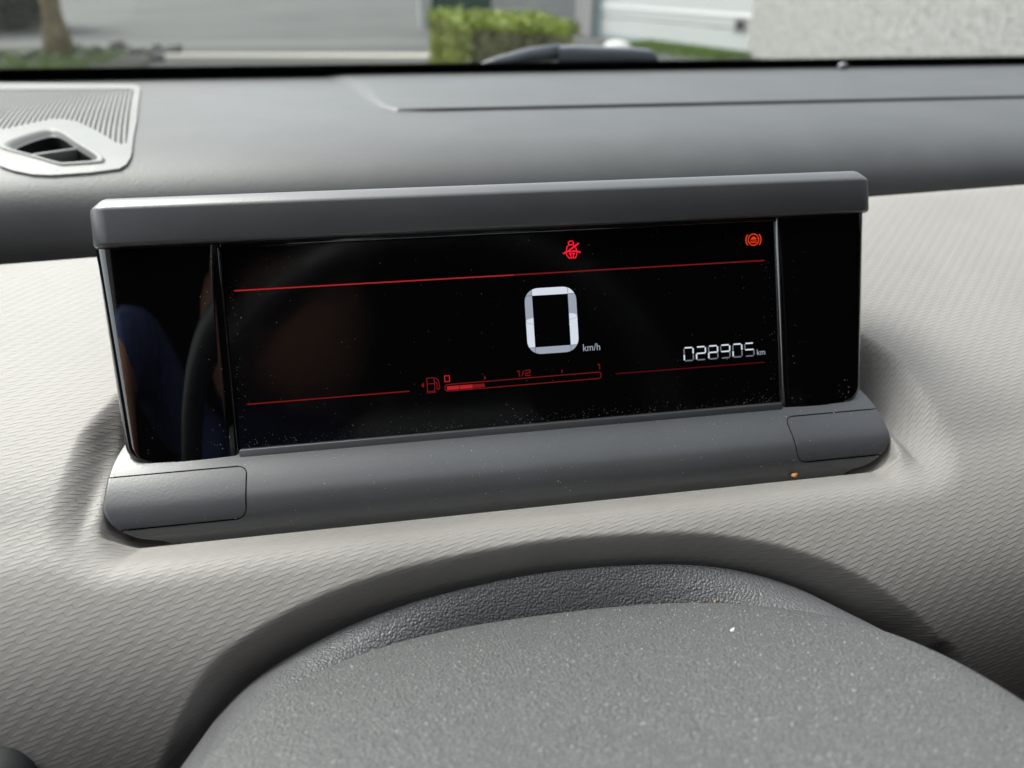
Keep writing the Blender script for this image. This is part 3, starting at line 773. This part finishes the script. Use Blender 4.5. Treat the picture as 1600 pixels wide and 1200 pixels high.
def corner_seg(right, topp):
    xi = ix1 if right else ix0; yi = iy1 if topp else iy0
    pts = [p for p in full if ((p[0] >= xi) if right else (p[0] <= xi)) and ((p[1] >= yi) if topp else (p[1] <= yi))]
    pts = sorted(pts, key=lambda p: math.atan2(p[1]-yi, p[0]-xi) % (2*math.pi))
    gx = g_ if right else -g_; gy = g_ if topp else -g_
    e1 = (out_x(yi+gy, right), yi+gy); e2 = (xi+gx, out_y(xi+gx, topp))
    a1 = math.atan2(e1[1]-yi, e1[0]-xi) % (2*math.pi); 
    P = [(xi+gx, yi+gy)]
    mid_ = [p for p in pts if abs(p[0]-xi) > .15 and abs(p[1]-yi) > .15]
    ends = sorted([e1, e2], key=lambda p: math.atan2(p[1]-yi, p[0]-xi) % (2*math.pi))
    if right and not topp: ends = [e2, e1]
    if right and topp: ends = [e1, e2]
    return P+[ends[0]]+[tuple(p) for p in mid_]+[ends[1]]
lens = .95
flat('segment', [side_seg(False, ym+.1, iy1-g_)], GREYW, parent=sp); flat('segment', [side_seg(True, ym+.9, iy1-g_)], GREYW, parent=sp)
flat('segment', [side_seg(False, iy0+g_, ym-.1)], WHITE, parent=sp); flat('segment', [side_seg(True, iy0+g_, ym+.75)], WHITE, parent=sp)
flat('segment', [cap_seg(True, ix0+g_, ix1-g_)], WHITE, parent=sp); flat('segment', [cap_seg(False, ix0+g_, ix1-g_)], GREYW, parent=sp)
for rt, tp, mt in ((False, True, GREYW), (True, True, WHITE), (False, False, GREYW), (True, False, GREYW)):
    flat('segment', [corner_seg(rt, tp)], mt, parent=sp)
for rt, yc in ((False, ym), (True, ym+.8)):
    xi = ix1 if rt else ix0; xo = out_x(yc, rt); up_ = [(xi+(xo-xi)*t, yc+lens*math.sqrt(max(1-t*t, 0))) for t in np.linspace(0, 1, 14)]; dn = [(xi+(xo-xi)*t, yc-lens*math.sqrt(max(1-t*t, 0))) for t in np.linspace(1, 0, 14)]
    flat('segment', [up_+dn[1:]], WHITE, EZ+.02, sp)
    flat('segment_edge', [seg(dn[i], dn[i+1], .10) for i in range(13)], GREYD, EZ+.03, sp)

def text(name, s, x, y, h, mat, shear=0.0, sx=1.0):
    cu = bpy.data.curves.new(name, 'FONT'); cu.body = s; cu.size = 1.0; cu.shear = shear
    to = bpy.data.objects.new(name, cu); C.objects.link(to); bpy.context.view_layer.update()
    me = bpy.data.meshes.new_from_object(to.evaluated_get(bpy.context.evaluated_depsgraph_get())); bpy.data.objects.remove(to)
    co = np.array([v.co[:] for v in me.vertices]); k = h/.70
    for v in me.vertices:
        a, b = x+v.co.x*k*sx, y+v.co.y*k; v.co = L3(a, b, EZ)
    me.materials.clear(); me.materials.append(mat)
    return link(name, me, None, sg, False)
text('unit_text', 'km/h', 25.9, 23.2, 2.3, GREYW, sx=.90)
text('unit_text', 'km', 85.5, 17.7, 1.9, GREYW, sx=.95)

# odometer, seven-segment 028905
od = empty('odometer'); od.parent = sg
SEG = {'0': 'abcdef', '2': 'abged', '8': 'abcdefg', '9': 'abcdfg', '5': 'afgcd', '1': 'bc'}
bright = {0: 'abe', 1: 'abge', 2: 'abge', 3: 'abg', 4: 'abe', 5: 'ag'}
dw, dh, st = 3.15, 4.25, 4.27
for i, ch in enumerate('028905'):
    ox, oy = 60.1+i*st, 17.6; m_ = oy+dh/2; k = .12
    segs = {'a': ((ox+k+.15, oy+dh), (ox+dw-k-.15, oy+dh)), 'b': ((ox+dw, oy+dh-k-.1), (ox+dw, m_+k)), 'c': ((ox+dw, m_-k), (ox+dw, oy+k+.1)), 'd': ((ox+k+.15, oy), (ox+dw-k-.15, oy)),
            'e': ((ox, m_-k), (ox, oy+k+.1)), 'f': ((ox, oy+dh-k-.1), (ox, m_+k)), 'g': ((ox+k, m_), (ox+dw-k, m_))}
    dg = empty('digit'); dg.parent = sg
    b_ = [seg(*segs[c], .46) for c in SEG[ch] if c in bright[i]]; d_ = [seg(*segs[c], .42) for c in SEG[ch] if c not in bright[i]]
    o1 = flat('odometer_digit', b_, WHITE)
    if d_: flat('faint_segments', d_, GREYD, parent=o1)
    bpy.data.objects.remove(dg)
bpy.data.objects.remove(od)
# fuel gauge
fg = empty('fuel_gauge'); fg.parent = sg
bar = [(-18.4, 13.75), (30.9, 14.05), (31.5, 14.4), (31.5, 15.75), (31.0, 16.1), (-18.4, 15.85), (-19.1, 15.4), (-19.1, 14.2)]
flat('gauge_outline', line(bar, .26, True), RED_D, parent=fg)
flat('gauge_fill', [[(-18.5, 14.1), (-14.6, 14.1), (-14.6, 15.3), (-18.5, 15.3)], [(-14.4, 14.1), (-10.4, 14.1), (-10.4, 15.3), (-14.4, 15.3)]], RED, EZ+.01, fg)
flat('gauge_fill', [[(-10.3, 14.15), (-6.5, 14.15), (-6.5, 15.3), (-10.3, 15.3)]], RED_D, EZ+.01, fg)
flat('gauge_tick', [seg((-6.35, 16.55), (-6.35, 17.5), .4)], RED_D, parent=fg); flat('gauge_tick', [seg((18.7, 16.8), (18.7, 17.7), .35)], RED_D, parent=fg)
flat('gauge_figure', line([(-19.0, 16.8), (-17.5, 16.8), (-17.5, 18.6), (-19.0, 18.6)], .30, True), RED, parent=fg)
flat('gauge_figure', line([(30.6, 18.6), (31.2, 18.6), (31.2, 17.0)], .26), RED_D, parent=fg)
flat('gauge_figure', line([(4.2, 18.4), (4.75, 18.4), (4.75, 16.7)], .28)+[seg((5.5, 16.6), (6.4, 18.5), .25)]+line([(6.8, 18.4), (8.3, 18.4), (8.3, 17.6), (6.8, 17.5), (6.8, 16.75), (8.4, 16.75)], .28), RED_D, parent=fg)
flat('pump_symbol', line([(-24.6, 14.1), (-22.3, 14.1), (-22.3, 18.3), (-24.6, 18.3)], .26, True)+line([(-24.6, 16.5), (-22.3, 16.5)], .26)+line([(-21.9, 18.2), (-21.1, 17.5), (-20.7, 15.2), (-21.1, 14.5), (-21.6, 14.8), (-21.5, 16.6), (-22.1, 16.9)], .26)+line([(-24.9, 13.7), (-22.0, 13.7)], .2), RED_D, parent=fg)
flat('filler_side_arrow', [[(-26.5, 16.2), (-25.6, 17.0), (-25.6, 15.4)]], RED_D, parent=fg)
# seat-belt warning: seated figure with a diagonal and lap belt
def sb(x, y): return (21.2+x*5.9/440, 58.55-y*5.9/600)            # icon cell measured in 440 x 600 units
sbp = line([sb(*p) for p in arc(215, 75, 62, 0, 350, 20)], .33)
sbp += line([sb(175, 130), sb(115, 190), sb(95, 330), sb(90, 440), sb(150, 555), sb(215, 555), sb(185, 440), sb(160, 420)], .33)
sbp += line([sb(255, 130), sb(315, 190), sb(345, 330), sb(345, 440), sb(310, 555), sb(250, 555), sb(265, 440), sb(290, 420)], .33)
sbp += line([sb(165, 415), sb(290, 415)], .40)
sbp += line([sb(395, 100), sb(140, 330)], .50)+line([sb(20, 405), sb(100, 345), sb(350, 345), sb(430, 390)], .46)
flat('seat_belt_symbol', sbp, RED_B)
# orange brake-system symbol: ring with a car over road lines, flanked by arcs
bx, by = 86.0, 55.9
bp = line(arc(bx, by, 1.85, 0, 360, 30), .30)+line(arc(bx, by, 2.65, 142, 218, 12), .34)+line(arc(bx, by, 2.65, -38, 38, 12), .34)
bp += [[(bx-1.0, by+.05), (bx-.85, by+.5), (bx-.45, by+.65), (bx-.2, by+1.0), (bx+.35, by+1.0), (bx+.6, by+.65), (bx+1.0, by+.5), (bx+1.0, by+.05)]]
bp += [seg((bx-1.25, by-.42), (bx+1.25, by-.42), .2), seg((bx-1.1, by-.9), (bx+1.1, by-.9), .28)]
flat('brake_symbol', bp, ORANGE)

# =================================================================== STEERING COLUMN COVER AND GAITER
cx0 = .005
def colz(y): return -.028+.36*(-.058-y)
def col_loop(grow, dz, crown=0.0, yb=-.30):
    a, Dp = .090+grow, .070+grow; ya = -.046+grow; out = []
    for t in np.linspace(-1, 1, 121):
        sx = math.copysign(1-(1-abs(t))**1.0, t); sx = math.sin(t*math.pi/2)
        y = ya-Dp*(1-max(0, 1-abs(sx)**2.5)**.4); out.append((cx0+a*sx, y))
    r_ = [(out[-1][0], y) for y in np.linspace(out[-1][1], yb, 8)[1:]]; l_ = [(out[0][0], y) for y in np.linspace(yb, out[0][1], 8)[:-1]]
    out = l_+out+r_
    return [(x, y, colz(y)+dz) for x, y in out]
sc = empty('steering_column_cover', (cx0, -.15, -.05)); tag(sc, 'dusty dark grey plastic steering column cover below the instrument display', 'column cover')
def relc(L): return [(p[0]-cx0, p[1]+.15, p[2]+.05) for p in L]
prof = [(-.004, -.050), (-.001, -.020), (0, -.007), (-.0004, -.0035), (-.0016, -.0012), (-.004, .0002), (-.009, .0012), (-.018, .0025), (-.030, .0038), (-.045, .0048), (-.062, .0053)]
cc = link('cover_shell', loft('cover', [relc(col_loop(g_, dz)) for g_, dz in prof], False, True), M['column'], sc)
GI = cr([(-0.0918, -0.0581, -0.0503), (-0.0869, -0.0555, -0.045), (-0.0774, -0.0517, -0.0386), (-0.0636, -0.0478, -0.0333), (-0.0496, -0.0447, -0.0298), (-0.0335, -0.0422, -0.0272), (-0.0152, -0.0405, -0.0255), (0.0036, -0.0396, -0.0246), (0.0226, -0.0399, -0.0248), (0.0419, -0.0412, -0.0257), (0.0573, -0.0433, -0.0276), (0.0706, -0.0463, -0.0307), (0.082, -0.0498, -0.0348), (0.0914, -0.0534, -0.0399), (0.0983, -0.056, -0.0445)], 8)
xo = np.array(col_loop(-.0025, -.0040)); fr = xo[8:-8]; xf = fr[:, 0]
rows = []
for p in GI:
    k = np.interp(p[0], GI[:, 0], GI[:, 0])
    q = np.array((p[0]*.97+cx0*.03, 0, 0)); q[1] = np.interp(q[0], xf, fr[:, 1]); q[2] = np.interp(q[0], xf, fr[:, 2])
    row = []
    for t in np.linspace(-.35, 1.5, 16):
        b = math.sin(math.pi*np.clip(t, 0, 1))*.0012
        w_ = q+(p-q)*t
        if t > 1: w_ = p+np.array((0, .5, -.9))*(t-1)*.012
        w_[2] += b; row.append(w_)
    rows.append(row)
rows = np.array(rows)
link('gaiter', quads('gaiter', (rows-np.array((cx0, -.15, -.05))).reshape(-1, 3), grid_quads(rows.shape[0], rows.shape[1])), M['pebble'], sc)

# =================================================================== STEERING WHEEL, SEAT, DRIVER (behind the lens; mirrored in the glossy ends)
sw = empty('steering_wheel', (.005-.37, -.365+.6, .075+.62), (math.radians(-25), 0, 0)); sw.parent = cb
M['leather'] = m_grain('black_leather', (.012, .012, .013), (.016, .016, .017), .42, .5, 700, .0002)
V = []; n1, n2 = 96, 14
for i in range(n1):
    a = 2*math.pi*i/n1
    for k in range(n2):
        b = 2*math.pi*k/n2; rr = .188+.0165*math.cos(b); V.append((rr*math.cos(a), .0145*math.sin(b), rr*math.sin(a)*.97))
Q = [(i*n2+k, ((i+1) % n1)*n2+k, ((i+1) % n1)*n2+(k+1) % n2, i*n2+(k+1) % n2) for i in range(n1) for k in range(n2)]
link('rim', quads('rim', V, Q), M['leather'], sw)
link('hub', box_mesh('hub', -.075, .075, -.012, .05, -.065, .05, .02, 4), M['trim'], sw)
for a in (180, 0, 255, 285):
    r = math.radians(a); link('spoke', tube('spoke', [(.05*math.cos(r), .012, .05*math.sin(r)), (.182*math.cos(r), .004, .176*math.sin(r))], [.017, .012], 10), M['trim'], sw)
M['brown'] = m_grain('brown_leather', (.24, .10, .06), (.29, .125, .078), .5, .4, 420, .0004)
for k, sx in enumerate((.0, .72)):
    st = empty('car_seat', (sx-.37, -1.05+.6, -.60+.62)); st.parent = cb
    link('cushion', box_mesh('cushion', -.25, .25, -.25, .30, .12, .28, .05, 4), M['brown'], st)
    b_ = link('backrest', box_mesh('backrest', -.25, .25, -.07, .07, 0, .62, .05, 4), M['brown'], st); b_.location = (0, -.22, .22); b_.rotation_euler = (math.radians(14), 0, 0)
    h_ = link('headrest', box_mesh('headrest', -.13, .13, -.05, .05, 0, .18, .04, 4), M['brown'], st); h_.location = (0, -.38, .88); h_.rotation_euler = (math.radians(10), 0, 0)
    link('seat_base', box_mesh('seat_base', -.22, .22, -.2, .26, 0, .13, .02), M['trim'], st)
# driver: one skinned body, coloured by the nearest bone
J = {'pel': ((-.03, -1.02, -.27), .15), 'bel': ((-.05, -.95, -.10), .14), 'che': ((-.10, -.80, .10), .145), 'nek': ((-.12, -.70, .235), .055), 'hd0': ((-.125, -.645, .285), .072), 'hd1': ((-.13, -.62, .350), .088), 'hd2': ((-.13, -.64, .415), .060),
     'shL': ((-.285, -.70, .24), .066), 'armL': ((-.335, -.58, .29), .058), 'elL': ((-.345, -.47, .235), .047), 'foL': ((-.335, -.41, .13), .040), 'wrL': ((-.31, -.37, .02), .027), 'haL': ((-.295, -.36, -.03), .026),
     'shR': ((.10, -.80, .17), .066), 'armR': ((.25, -.83, .00), .055), 'elR': ((.27, -.76, -.11), .046), 'foR': ((.22, -.68, -.15), .036), 'wrR': ((.16, -.60, -.17), .026), 'haR': ((.12, -.555, -.175), .028),
     'hipL': ((-.13, -.93, -.28), .10), 'knL': ((-.17, -.53, -.20), .068), 'anL': ((-.15, -.22, -.50), .042), 'toL': ((-.15, -.08, -.55), .036),
     'hipR': ((.07, -.93, -.28), .10), 'knR': ((.10, -.53, -.20), .068), 'anR': ((.10, -.22, -.50), .042), 'toR': ((.10, -.08, -.55), .036)}
E_ = [('pel', 'bel', 0), ('bel', 'che', 0), ('che', 'nek', 0), ('nek', 'hd0', 1), ('hd0', 'hd1', 1), ('hd1', 'hd2', 2), ('che', 'shL', 0), ('shL', 'armL', 0), ('armL', 'elL', 0), ('elL', 'foL', 1), ('foL', 'wrL', 1), ('wrL', 'haL', 1),
      ('che', 'shR', 0), ('shR', 'armR', 0), ('armR', 'elR', 0), ('elR', 'foR', 1), ('foR', 'wrR', 1), ('wrR', 'haR', 1), ('pel', 'hipL', 3), ('hipL', 'knL', 3), ('knL', 'anL', 3), ('anL', 'toL', 4), ('pel', 'hipR', 3), ('hipR', 'knR', 3), ('knR', 'anR', 3), ('anR', 'toR', 4)]
for sd_, hp, dirs in (('L', (-.295, -.36, -.03), [(-.02, .005, -.045), (-.005, .008, -.05), (.010, .010, -.048), (.024, .012, -.04), (.03, .02, -.005)]), ('R', (.12, -.555, -.175), [(-.03, .05, -.01), (-.015, .056, -.012), (.002, .055, -.012), (.018, .046, -.012), (-.05, .015, .005)])):
    for k, d_ in enumerate(dirs):
        m1 = tuple(hp[i]+d_[i]*.9 for i in range(3)); m2 = tuple(hp[i]+d_[i]*1.5+(0, 0, -.006)[i] for i in range(3))
        J['f%s%d' % (sd_, k)] = (m1, .0095); J['g%s%d' % (sd_, k)] = (m2, .0075)
        E_ += [('ha'+sd_, 'f%s%d' % (sd_, k), 1), ('f%s%d' % (sd_, k), 'g%s%d' % (sd_, k), 1)]
names = list(J); me = bpy.data.meshes.new('person'); me.from_pydata([Vector(J[n][0]) for n in names], [(names.index(a), names.index(b)) for a, b, _ in E_], [])
po = bpy.data.objects.new('person', me); C.objects.link(po)
sk = po.modifiers.new('skin', 'SKIN'); sk.use_smooth_shade = True; sk.branch_smoothing = .6
for i, n in enumerate(names): me.skin_vertices[0].data[i].radius = (J[n][1], J[n][1])
me.skin_vertices[0].data[0].use_root = True
sub = po.modifiers.new('sub', 'SUBSURF'); sub.levels = sub.render_levels = 2
bpy.context.view_layer.update()
me2 = bpy.data.meshes.new_from_object(po.evaluated_get(bpy.context.evaluated_depsgraph_get())); bpy.data.objects.remove(po)
me2.materials.clear()
navy = Mat('navy_cotton_shirt', (.075, .095, .22), .85, .2); navy.bump(navy.noise(30, 3), .012, .8)
for m_ in (navy.m, Mat('brown_skin', (.42, .21, .14), .5, .4).m, Mat('black_hair', (.012, .010, .009), .6, .3).m, Mat('dark_jeans', (.02, .025, .045), .9, .2).m, M['leather']): me2.materials.append(m_)
segA = np.array([J[a][0] for a, b, _ in E_]); segB = np.array([J[b][0] for a, b, _ in E_]); segR = np.array([(J[a][1]+J[b][1])/2 for a, b, _ in E_])
cen = np.array([p.center[:] for p in me2.polygons]); e_ = segB-segA
tt = np.clip(np.einsum('pij,ij->pi', cen[:, None]-segA[None], e_)/(e_*e_).sum(1), 0, 1)
dist_ = np.linalg.norm(cen[:, None]-(segA[None]+tt[..., None]*e_[None]), axis=2)-segR
best = dist_.argmin(1); mi = np.array([m for _, _, m in E_])[best]
mi[(mi == 1) & (cen[:, 2] > .36) & (cen[:, 1] < -.62)] = 2
me2.polygons.foreach_set('material_index', mi.astype(np.int32))
po = link('person', me2); tag(po, 'person in a navy shirt seated behind the steering wheel', 'person')

# =================================================================== DUST
V = []; F = []
def speck(p, r):
    k = len(V); a = rng.normal(size=(4, 3)); a /= np.linalg.norm(a, axis=1)[:, None]
    b = np.array([(1, 1, 1), (1, -1, -1), (-1, 1, -1), (-1, -1, 1)])*1.0*np.abs(a).clip(.4, 1.2)
    q = Euler(tuple(rng.uniform(0, 6, 3))).to_matrix()
    for v in b: V.append(tuple(Vector(p)+(q@Vector(v))*r))
    F.extend([(k, k+1, k+2), (k, k+3, k+1), (k, k+2, k+3), (k+1, k+3, k+2)])
Rm = Euler((-TH, 0, 0)).to_matrix()
def on_panel(a, b, c): return Rm@Vector(L3(a, b, c))
for _ in range(800):     # screen
    e = rng.random()
    if e < .45: a, b = rng.uniform(-81, 92), 1.6+abs(rng.normal(0, 1.6))
    elif e < .65: a, b = (-81.5+abs(rng.normal(0, 1.6)) if rng.random() < .5 else 92.6-abs(rng.normal(0, 2.2))), rng.uniform(1.5, 52)
    else: a, b = rng.uniform(-81, 92), rng.uniform(2, 60)
    speck(on_panel(a, b, -1.45), abs(rng.normal(.045, .04))*mm+.025*mm)
for _ in range(170):     # end pillars
    a = rng.uniform(-108, -84) if rng.random() < .6 else rng.uniform(96, 118); b = (rng.uniform(1, 60) if rng.random() < .5 else 1+abs(rng.normal(0, 5)))
    speck(on_panel(a, b, .2), abs(rng.normal(.07, .05))*mm+.03*mm)
for _ in range(420):     # base
    s = rng.uniform(BX0, BX1); t = rng.uniform(t_at(.0002), t_at(.0178))
    speck(base_pt(np.array([s]), np.array([t]), .00003)[0], abs(rng.normal(.075, .06))*mm+.03*mm)
for _ in range(330):     # ledge in front of the base
    x = rng.uniform(-.12, .125); v = rng.uniform(.135, .152); p, _d = lower(np.array([x]), np.array([v]))
    speck(p[0]+np.array((0, 0, .00005)), abs(rng.normal(.09, .06))*mm+.03*mm)
for _ in range(300):     # left corner of the recess
    x = -.118+rng.normal(0, .007); v = .139+rng.normal(0, .006); p, _d = lower(np.array([x]), np.array([v]))
    speck(p[0]+np.array((0, 0, .00005)), abs(rng.normal(.09, .06))*mm+.03*mm)
for _ in range(260):
    x = rng.uniform(-.20, .28); v = rng.uniform(.02, .20); p, _d = lower(np.array([x]), np.array([v]))
    if _d[0] < -.002: speck(p[0]+np.array((0, 0, .00008)), abs(rng.normal(.08, .05))*mm+.03*mm)
def on_col():
    gmx = -rng.uniform(.002, .05); L_ = col_loop(gmx, 0); p = L_[rng.integers(8, len(L_)-8)]
    return (p[0], p[1], p[2]+np.interp(-gmx, [.0, .004, .009, .018, .03, .045, .062], [-.003, .0002, .0012, .0025, .0038, .0048, .0053]))
for _ in range(3600):
    x = cx0+rng.uniform(-.085, .085); y = rng.uniform(-.17, -.052); p = (x, y)
    ok = False
    ax = abs(x-cx0)/.090
    yt = -.046-.070*(1-max(0, 1-ax**2.5)**.4)
    if y < yt-.004 and abs(x-cx0) < .076:
        # inset distance is roughly the smaller of side and front distance
        ins = min(.09-abs(x-cx0), yt-y)
        z = colz(y)+np.interp(ins, [0, .004, .009, .018, .03, .045, .062], [-.003, .0002, .0012, .0025, .0038, .0048, .0053])
        speck((x, y, z+.0001), abs(rng.normal(.07, .07))*mm+.03*mm)
for _ in range(140):
    x = rng.uniform(-.1, .5); y = rng.uniform(.17, .44); speck((x, y, float(up_at(y))-.0008), abs(rng.normal(.25, .15))*mm+.08*mm)
tag(link('dust', mesh('dust', V, F), M['dust'], None, False), 'pale dust specks scattered over screen, base and column cover', 'dust', kind='stuff')
def crumb(name, p, r, mat, label, sc_=(1, .6, .5), rz=.4):
    bm = bmesh.new(); bmesh.ops.create_icosphere(bm, subdivisions=2, radius=r)
    for v in bm.verts: v.co = Vector((v.co.x*sc_[0], v.co.y*sc_[1], v.co.z*sc_[2]))*(1+.18*math.sin(v.co.x/r*3)*math.cos(v.co.y/r*4))
    me = bpy.data.meshes.new(name); bm.to_mesh(me); bm.free(); o = link(name, me, mat); o.location = p; o.rotation_euler = (0, 0, rz); tag(o, label, 'crumb'); return o
p, _ = lower(np.array([.0905]), np.array([.1385]))
crumb('crumb', (.0905, -.0192, -.0146), .0013, Mat('orange_crumb', (.62, .25, .10), .8, .3).m, 'orange crumb at the base edge below the right press pad')
crumb('crumb', (.0451, -.0744, -.0190), .0006, Mat('white_crumb', (.75, .74, .70), .8, .3).m, 'white oval crumb on top of the steering column cover', (1.5, .7, .6), .6)
crumb('crumb', (.0478, -.0586, -.0247), .0005, Mat('tan_crumb', (.55, .33, .16), .8, .3).m, 'small tan crumb at the far rim of the steering column cover')
